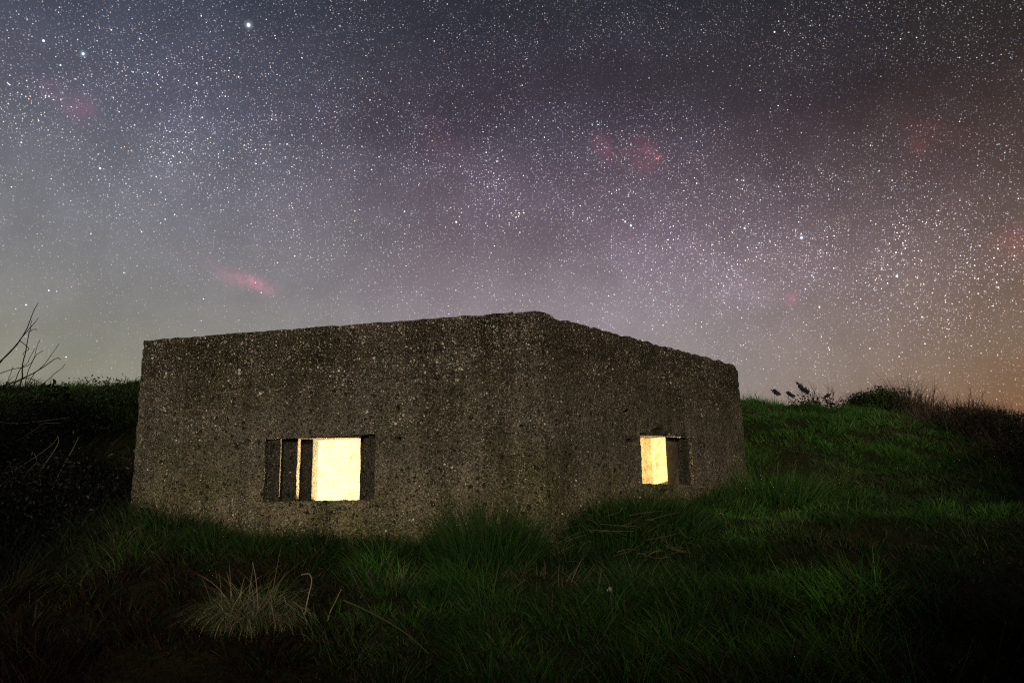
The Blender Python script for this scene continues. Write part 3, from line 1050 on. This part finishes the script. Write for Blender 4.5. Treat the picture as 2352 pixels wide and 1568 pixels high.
def tube(path, r0, r1, sides=5):
    """tapered tube along a path; returns V, F(quads)"""
    P = np.asarray(path, float)
    n = len(P)
    Tn = np.gradient(P, axis=0)
    Tn /= np.linalg.norm(Tn, axis=1)[:, None] + 1e-9
    ref = np.array([0.31, 0.17, 0.93])
    A = np.cross(Tn, ref)
    A /= np.linalg.norm(A, axis=1)[:, None] + 1e-9
    B = np.cross(Tn, A)
    rr = np.linspace(r0, r1, n)
    th = np.arange(sides) * 2 * np.pi / sides
    V = (P[:, None, :] + rr[:, None, None] * (np.cos(th)[None, :, None] * A[:, None, :] + np.sin(th)[None, :, None] * B[:, None, :])).reshape(-1, 3)
    k = np.arange(n * sides).reshape(n, sides)
    F = np.stack([k[:-1].ravel(), k[1:].ravel(), np.roll(k, -1, 1)[1:].ravel(), np.roll(k, -1, 1)[:-1].ravel()], 1)
    return V, F


def curve(pts, n=14, wob=0.0, seed=0):
    pts = np.asarray(pts, float)
    q = np.random.default_rng(seed)
    t = np.linspace(0, len(pts) - 1, n)
    k = np.clip(t.astype(int), 0, len(pts) - 2)
    f = t - k
    g_ = lambda i: pts[np.clip(i, 0, len(pts) - 1)]
    a, b, c, d_ = g_(k - 1), g_(k), g_(k + 1), g_(k + 2)
    f = f[:, None]
    out = 0.5 * (2 * b + (c - a) * f + (2 * a - 5 * b + 4 * c - d_) * f ** 2 + (3 * b - a - 3 * c + d_) * f ** 3)
    return out + q.normal(0, wob, out.shape) * np.linspace(0, 1, n)[:, None]


def tubes_obj(name, tubes, mat, colr, parent=None):
    off, V, F = 0, [], []
    for v, f in tubes:
        V.append(v)
        F.append(f + off)
        off += len(v)
    V = np.concatenate(V)
    return mesh_obj(name, V, [np.concatenate(F)], mat, parent, tint=np.tile(np.array(colr), (len(V), 1)))


def leaves(n, centre, ext, size, pal, seed, shell=0.5, shade=(0.4, 1.2)):
    """leaf-sized bent quads through an uneven volume"""
    q = np.random.default_rng(seed)
    v = q.normal(size=(n, 3))
    v /= np.linalg.norm(v, axis=1)[:, None]
    r = q.random(n) ** shell
    lump = 1 + 0.35 * vnoise(v[:, 0] * 2.2, v[:, 1] * 2.2, v[:, 2] * 2.2, seed) + 0.2 * vnoise(v[:, 0] * 6, v[:, 1] * 6, v[:, 2] * 6, seed + 1)
    p = np.asarray(centre) + v * (r * lump)[:, None] * np.asarray(ext)
    a = q.normal(size=(n, 3))
    a /= np.linalg.norm(a, axis=1)[:, None]
    b = np.cross(a, q.normal(size=(n, 3)))
    b /= np.linalg.norm(b, axis=1)[:, None]
    s = size * q.uniform(0.6, 1.4, n)[:, None]
    c = np.cross(a, b) * s * 0.18
    V = np.stack([p - a * s, p + b * s * .42 + c, p + a * s, p - b * s * .42 + c], 1).reshape(-1, 3)
    k = np.arange(n) * 4
    F = np.stack([k, k + 1, k + 2, k + 3], 1)
    col = np.asarray(pal)[q.integers(0, len(pal), n)] * q.uniform(*shade, n)[:, None]
    return V, F, np.repeat(col, 4, 0)


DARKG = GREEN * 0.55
PALE = np.array([(0.32, 0.27, 0.16), (0.26, 0.22, 0.12), (0.40, 0.34, 0.22), (0.15, 0.14, 0.06)])
GT = 'grass tussocks at the foot of the bunker'

x, y, z = foot(1112, 5.62)
tuft('grass_tussock', 'tall dark green grass tussock standing at the front corner of the bunker', 'grass tussock', (x, y, z),
     [clump(1700, .36, .62, .006, DARKG, (.35, .2), (.35, .3), 21), clump(130, .22, .78, .005, DARKG, (.15, .1), (.2, .1), 22),
      clump(140, .36, .30, .006, STRAW * .5, (.6, .3), (.6, .3), 23)], M_GRASS, GT)
x, y, z = foot(1430, 6.35)
pile = empty('grass_tussock', (x, y, z))
tag(pile, 'broad arched green tussock strewn with broken dry stalks below the small opening', 'grass tussock', GT)
V, F, Cc = merge([clump(6500, .72, .34, .007, GREEN * .62, (.45, .3), (.70, .3), 31, rz=.75, dome=.20), clump(900, .7, .34, .005, STRAW * .55, (.6, .3), (.7, .3), 33, rz=.75, dome=.18), clump(1800, .6, .42, .006, GREEN * .75, (.4, .3), (.8, .3), 32, bias=math.pi * 1.05, rz=.7, dome=.20)])
mesh_obj('blades', V, F, M_GRASS, pile, tint=Cc)
q = np.random.default_rng(77)
tb = []
for k in range(52):
    u, v_ = q.uniform(-.60, .36), q.uniform(-.95, -.05)
    p0 = np.array([u, v_, gz(x + u, y + v_) - z + 0.06 + 0.27 * (1 - (u / .75) ** 2) * (1 - min(1, abs(v_) / .9) ** 2) + q.uniform(-.05, .07)])
    a = q.choice([q.normal(.55, .35), q.normal(2.5, .4), q.normal(-.4, .4)], p=[.6, .2, .2])
    l = q.uniform(.08, .30)
    dv = np.array([math.cos(a) * l, q.uniform(-.12, .08), math.sin(a) * l * .55])
    tb.append(tube(curve([p0 - dv * .5, p0 + q.normal(0, .012, 3), p0 + q.normal(0, .01, 3) + dv * .5], 5), q.uniform(.0012, .0024), .0008, 4))
tubes_obj('dry_stalks', tb, M_DRY, (0.16, 0.125, 0.07), pile)['kind'] = 'stuff'
for px, Y, h, rad, n, lab, sd in ((1640, 7.75, .26, .34, 900, 'short green tussock under the right end of the small opening', 41),
                                  (1765, 8.30, .46, .55, 2200, 'bright green tussock of long blades beside the far right corner of the bunker', 42),
                                  (905, 5.85, .24, .38, 800, 'low dark tussock under the wide opening', 43),
                                  (640, 6.10, .26, .45, 900, 'low dark tussock at the left part of the front wall', 44),
                                  (395, 6.35, .36, .50, 1100, 'shaggy dark tussock against the left corner of the bunker', 45),
                                  (1285, 5.72, .24, .20, 600, 'small tussock just right of the front corner', 46)):
    x, y, z = foot(px, Y)
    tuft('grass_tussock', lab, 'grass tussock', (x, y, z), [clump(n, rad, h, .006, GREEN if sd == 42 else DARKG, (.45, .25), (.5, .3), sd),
         clump(n // 9, rad, h * 1.1, .005, STRAW * .55, (.4, .25), (.5, .3), sd + 100)], M_GRASS, GT)

# pale dry tuft in the near left, with its drooping hair
x, y, z = foot(588, 4.2)
tuft('dry_grass_tuft', 'shaggy pale dry grass tuft drooping in the left foreground', 'grass tuft', (x, y, z),
     [clump(1300, .17, .40, .0042, PALE * 1.0, (.25, .25), (1.55, .5), 51, seg=7, mess=1.7), clump(800, .24, .34, .004, DARKG * 1.5, (.35, .3), (.9, .3), 52, seg=5, mess=1.2),
      clump(130, .18, .50, .0048, PALE * 1.3, (.30, .25), (1.6, .5), 53, seg=7, mess=1.8)], M_DRY)


def stalk(name, label, cat, pix, Y, r, colr):
    pts = [np.array(at(px, py, Y + dy_)) for px, py, dy_ in pix]
    o0 = pts[0]
    v, f = tube(curve([p - o0 for p in pts], 16), r, r * .55, 5)
    ob = mesh_obj(name, v, [f], M_DRY, tint=np.tile(np.array(colr), (len(v), 1)), smooth=True)
    ob.location = o0
    return tag(ob, label, cat)


stalk('bent_stalk', 'pale grass stalk bent over in a hook beside the dry tuft', 'stalk', [(700, 1410, 0), (708, 1370, 0), (716, 1335, .02), (710, 1317, .03), (692, 1320, .02)], 4.15, .0035, (.34, .30, .21))
stalk('leaning_stalk', 'pale dry stalk leaning right in the foreground grass', 'stalk', [(753, 1425, 0), (757, 1408, 0), (768, 1385, .02), (784, 1352, .03)], 4.1, .0036, (.26, .24, .15))
stalk('upright_stalk', 'short upright stalk on top of the dry tuft', 'stalk', [(598, 1420, 0), (592, 1380, 0), (588, 1330, 0), (580, 1290, 0)], 4.15, .0034, (.22, .21, .15))
stalk('fallen_stalk', 'long greenish stalk lying slanted across the near grass', 'stalk', [(790, 1378, .3), (860, 1410, .15), (930, 1452, 0), (985, 1500, -.1)], 3.7, .0042, (.10, .13, .04))
# dead stems by the wall
x, y, z = foot(880, 5.05)
tuft('dead_stem_clump', 'small clump of broken straw stems in front of the wide opening', 'grass tuft', (x, y, z),
     [clump(60, .16, .30, .005, STRAW, (.6, .3), (.3, .2), 61), clump(160, .22, .2, .004, STRAW * .5, (.7, .3), (.5, .3), 62)], M_DRY)
x, y, z = foot(1230, 5.1)
tuft('dead_stem_clump', 'matted brown dead grass in front of the bunker corner', 'grass tuft', (x, y, z),
     [clump(500, .42, .22, .004, STRAW * .6, (.8, .3), (.5, .3), 63, rz=.5), clump(60, .4, .26, .005, STRAW * .9, (.8, .3), (.3, .2), 64, rz=.5)], M_DRY)
# small pale flower head in the grass
p = at(1402, 1352, 4.1)
fl = empty('flower', (p.x, p.y, gz(p.x, p.y)))
tag(fl, 'small pale flower head in the green grass of the foreground', 'flower')
hz = max(p.z - gz(p.x, p.y), .06)
v, f = tube(curve([(0, 0, -.02), (.004, 0, hz * .5), (0, 0, hz)], 6), .0016, .0012, 4)
mesh_obj('stem', v, [f], M_STEM, fl, tint=np.tile([.05, .09, .02], (len(v), 1)))
v, f, c = leaves(26, (0, 0, hz), (.020, .020, .009), .009, [(.34, .33, .27), (.28, .27, .22)], 9, 1.0, (.7, 1.1))
mesh_obj('petals', v, [f], M_LEAF, fl, tint=c)

# ------------------------------------------------------------------ growth on the right skyline
BUSHG = [(.026, .060, .012), (.036, .075, .014), (.018, .036, .010), (.055, .075, .020)]
HEDGE = [(.010, .014, .006), (.014, .018, .007), (.018, .016, .009)]
p = at(2012, 940, 14.6)
bz = gz(p.x, 14.6)
ROOT[:] = (p.x, 14.6, bz)
b = empty('round_bush', (p.x, 14.6, bz))
tag(b, 'rounded green bush on the crest of the right slope', 'bush')
v, f, c = leaves(5200, (0, 0, .20), (.66, .5, .30), .028, BUSHG, 71, .45)
mesh_obj('foliage', v, [f], M_LEAF, b, tint=c)
V, F, Cc = merge([clump(420, .5, .62, .014, np.array(BUSHG), (.5, .3), (.25, .2), 72)])
mesh_obj('shoots', V, F, M_LEAF, b, tint=Cc)

DRYB = np.array([(.105, .070, .045), (.085, .058, .038), (.13, .09, .06), (.06, .045, .03)])
reeds = [(2080, 14.4, 1.15, .34, 260), (2118, 14.4, 1.05, .40, 320), (2165, 14.3, .72, .45, 330), (2205, 14.0, .85, .40, 260), (2250, 13.8, .70, .42, 260), (2290, 13.5, .62, .40, 240), (2335, 13.2, .72, .36, 220), (2130, 13.2, .55, .5, 300)]
rlabs = ['thin tall dry reeds just right of the round bush', 'dense tall dry reeds standing highest on the right skyline', 'brown dry grass clump right of the tallest reeds',
         'wind bent dry grass clump on the falling right skyline', 'sparse leaning dry grass before the orange glow', 'low dry grass clump near the right edge of the skyline',
         'rightmost dry grass clump against the orange glow', 'brown dry grass clump on the slope below the tallest reeds']
for (px, Y, h, rad, n), lab in zip(reeds, rlabs):
    x, y, z = foot(px, Y, 960)
    sd = int(px)
    tuft('dry_reed_clump', lab, 'reeds', (x, y, z), [clump(n, rad, h * .7, .012, DRYB, (.25, .15), (.3, .2), sd, seg=4), clump(n // 7, rad * .7, h, .010, DRYB * .8, (.12, .1), (.22, .1), sd + 1, seg=5)],
         M_DRY, 'dry reed clumps on the right skyline')
# dark scrub closing the far right
slabs = [(2235, 11.6, (.9, .7, .30), 'low dark scrub on the right slope below the reeds'), (2335, 10.8, (1.0, .8, .36), 'dark rounded scrub at the right edge under the orange glow'), (2380, 9.2, (.9, .8, .36), 'black scrub at the lower right edge of the slope')]
for k, (px, Y, ext, lab) in enumerate(slabs):
    x, y, z = foot(px, Y, 1000)
    b = empty('scrub_bush', (x, y, z))
    tag(b, lab, 'bush', 'dark scrub on the right slope')
    v, f, c = leaves(7500, (0, 0, ext[2] * .45), ext, .017, HEDGE, 300 + k, .5)
    mesh_obj('foliage', v, [f], M_LEAF, b, tint=c)
    V, F, Cc = merge([clump(600, ext[0] * .95, ext[2] * 1.5, .008, DRYB * .45, (.3, .2), (.3, .2), 320 + k)])
    mesh_obj('shoots', V, F, M_LEAF, b, tint=Cc)

# seed plumes nodding on thin stems above the crest
for px, py, ang, s, lab in ((1783, 901, .55, 1.0, 'leftmost small nodding seed plume above the right crest'), (1815, 905, .6, .95, 'small seed plume between the leftmost and the largest'),
                            (1846, 894, .75, 1.35, 'largest nodding seed plume above the right crest'), (1899, 909, -.5, .8, 'rightmost seed plume, hanging above the bramble sprigs')):
    c = at(px, py, 14.8)
    gz0 = gz(c.x - .05, 14.8)
    b = empty('seed_plume', (c.x - .05, 14.8, gz0))
    tag(b, lab, 'reed plume', 'seed plumes above the right crest')
    top = np.array(c) - np.array((c.x - .05, 14.8, gz0))
    v, f = tube(curve([(0, 0, -.02), (.0, 0, top[2] * .6), (top[0] * .7, 0, top[2] * 1.02), tuple(top)], 10), .004, .0022, 4)
    mesh_obj('stem', v, [f], M_STEM, b, tint=np.tile([.07, .055, .045], (len(v), 1)))
    v, f, cc = leaves(130, (0, 0, 0), (.11 * s, .035, .035 * s), .030 * s, [(.05, .045, .05), (.08, .07, .07)], int(px), .7)
    ca, sa = math.cos(-ang), math.sin(-ang)
    v = np.stack([v[:, 0] * ca - v[:, 2] * sa, v[:, 1], v[:, 0] * sa + v[:, 2] * ca], 1) + top
    mesh_obj('plume', v, [f], M_DRY, b, tint=cc)


def twig(q, p, dr, l, r, depth, out):
    n = 6
    pts = [np.array(p)]
    dv = np.array(dr, float)
    for k in range(n):
        dv = dv + q.normal(0, .16, 3) * (1 if depth else .6)
        dv /= np.linalg.norm(dv)
        pts.append(pts[-1] + dv * l / n)
    out.append(tube(pts, r, r * .45, 4))
    if depth > 0:
        for k in range(2 + depth):
            i = q.integers(2, n)
            d2 = dv + q.normal(0, .7, 3)
            d2[2] += .2
            twig(q, pts[i], d2 / np.linalg.norm(d2), l * q.uniform(.35, .6), r * .55, depth - 1, out)
    return pts[-1]


for k, (px, lab) in enumerate(((1852, 'curling leafless bramble sprig under the largest seed plume'), (1878, 'low tangled bramble sprig on the crest between the plumes'), (1912, 'bramble sprig with withered leaves right of the seed plumes'))):
    x, y, z = foot(px, 14.5, 940)
    b = empty('bramble_sprig', (x, y, z))
    tag(b, lab, 'bramble', 'bramble sprigs on the right crest')
    q = np.random.default_rng(500 + k)
    tb = []
    tips = [twig(q, (q.normal(0, .12), 0, 0), (q.normal(0, .5), 0, 1), q.uniform(.3, .55), .007, 1, tb) for j in range(5)]
    tubes_obj('stems', tb, M_STEM, (.03, .022, .018), b)
    v, f, c = leaves(70, (0, 0, .14), (.26, .1, .15), .034, [(.025, .022, .014), (.02, .026, .012)], 510 + k, .6)
    mesh_obj('withered_leaves', v, [f], M_LEAF, b, tint=c)

# ------------------------------------------------------------------ growth on the left flank
bushes = [(-40, 7.4, (.85, .8, .55), 'black bramble thicket at the left edge under the bare branches'), (90, 8.6, (.9, .8, .45), 'dark bramble thicket below the leafy sprig on the left crest'),
          (190, 7.4, (.7, .6, .42), 'dark bramble mound half way down the left bank'), (60, 6.2, (.8, .7, .42), 'low black bramble mound at the bottom of the left bank'),
          (250, 9.4, (.7, .7, .32), 'green tangled growth on the left crest beside the bunker')]
for k, (px, Y, ext, lab) in enumerate(bushes):
    x, y, z = foot(px, Y, 1000)
    b = empty('bramble_bush', (x, y, z))
    tag(b, lab, 'bush', 'bramble bushes on the left bank')
    pal = BUSHG if k == 4 else HEDGE
    v, f, c = leaves(9000, (0, 0, ext[2] * .4), ext, .017, pal, 600 + k, .5)
    mesh_obj('foliage', v, [f], M_LEAF, b, tint=c)
    V, F, Cc = merge([clump(900, ext[0] * .95, ext[2] * 1.25, .008, np.array(pal), (.5, .3), (.4, .2), 620 + k)])
    mesh_obj('shoots', V, F, M_LEAF, b, tint=Cc)

# bare branches against the sky
SHY = 7.2
sb = empty('bare_shrub', tuple(at(55, 905, SHY)))
tag(sb, 'leafless shrub with thin dark branches reaching up at the left edge', 'shrub')
o0 = np.array(sb.location)
br_pix = [[(-60, 905), (0, 832), (35, 795), (60, 757), (82, 705), (88, 698)], [(-60, 880), (-10, 838), (32, 800), (75, 745), (89, 730)], [(-40, 905), (0, 888), (40, 874), (90, 850), (128, 823), (140, 826)],
          [(40, 900), (50, 870), (52, 835), (60, 800), (68, 762), (75, 735)], [(60, 895), (75, 862), (100, 838), (135, 790)], [(20, 890), (60, 868), (95, 880), (112, 893)],
          [(70, 905), (100, 880), (130, 855), (150, 838)], [(52, 815), (58, 807), (66, 800), (44, 781)][::-1], [(66, 762), (75, 757), (84, 757)], [(10, 890), (20, 870), (30, 842)],
          [(30, 890), (45, 850), (62, 834), (80, 800)], [(55, 900), (65, 850), (85, 815), (98, 805)], [(-30, 870), (20, 850), (70, 835), (90, 780)]]
tb = []
for k, pl in enumerate(br_pix):
    q = np.random.default_rng(700 + k)
    Yk = SHY + q.uniform(-.35, .35)
    tb.append(tube([np.array(p) - o0 for p in [Vector(v_) for v_ in curve([np.array(at(a, b_, Yk + q.normal(0, .05))) for a, b_ in pl], 14, .004, k)]], .0085 if k < 4 else .0045, .0022, 5))
tubes_obj('branches', tb, M_STEM, (.030, .024, .020), sb)
# leafy sprig on the crest
p = at(122, 893, 8.9)
b = empty('leafy_sprig', (p.x, 8.9, gz(p.x, 8.9)))
tag(b, 'broad leaved sprig standing out against the sky on the left crest', 'plant')
hz = p.z - b.location.z
q = np.random.default_rng(81)
tb = []
tips = [twig(q, (q.normal(0, .05), 0, -.02), (q.normal(0, .45), 0, 1), max(hz, .2) * q.uniform(.8, 1.1), .006, 0, tb) for k in range(6)]
tubes_obj('stems', tb, M_STEM, (.02, .026, .012), b)
v, f, c = leaves(60, (0.03, 0, max(hz, .2) * .95), (.20, .1, .13), .060, DARKG * .6, 82, .8)
mesh_obj('leaves', v, [f], M_LEAF, b, tint=c)
# spiky tuft behind the left corner of the bunker
x, y, z = foot(300, 9.3, 880)
tuft('spiky_tuft', 'spiky dark tuft leaning out from behind the left corner of the bunker', 'grass tussock', (x, y, z),
     [clump(700, .42, .62, .011, DARKG * .8, (.6, .3), (.4, .3), 85), clump(30, .3, .62, .010, DARKG * .6, (.7, .3), (.3, .1), 86, bias=math.pi)], M_GRASS)
# pale dead canes arching over the bank
canes = [([(88, 1255), (95, 1130), (92, 1085), (118, 1045), (135, 1015), (132, 1000)], 6.6, 'pale cane rising straight then bending right on the left bank', .0055),
         ([(118, 1128), (140, 1080), (168, 1030), (180, 1004)], 6.9, 'pale straight cane slanting right on the left bank', .0060),
         ([(-10, 1100), (30, 1080), (80, 1050), (120, 1020), (132, 1004)], 6.8, 'long low cane slanting up from the left edge', .0042),
         ([(45, 1155), (50, 1115), (62, 1085), (84, 1060), (78, 1040)], 6.5, 'thin curled cane near the left edge', .0042),
         ([(-10, 968), (40, 972), (100, 966), (160, 958)], 8.0, 'nearly level pale cane just below the left crest', .0040),
         ([(-10, 1022), (40, 1012), (82, 985), (100, 972), (140, 972)], 7.6, 'thin arching cane below the level one on the left bank', .0036),
         ([(27, 1150), (26, 1110), (30, 1078)], 6.5, 'short upright cane at the left edge', .0042)]
for pl, Y, lab, r_ in canes:
    o = stalk('dead_cane', lab, 'cane', [(a, b_, 0) for a, b_ in pl], Y, r_, (.17, .145, .10))
    o['group'] = 'dead canes on the left bank'
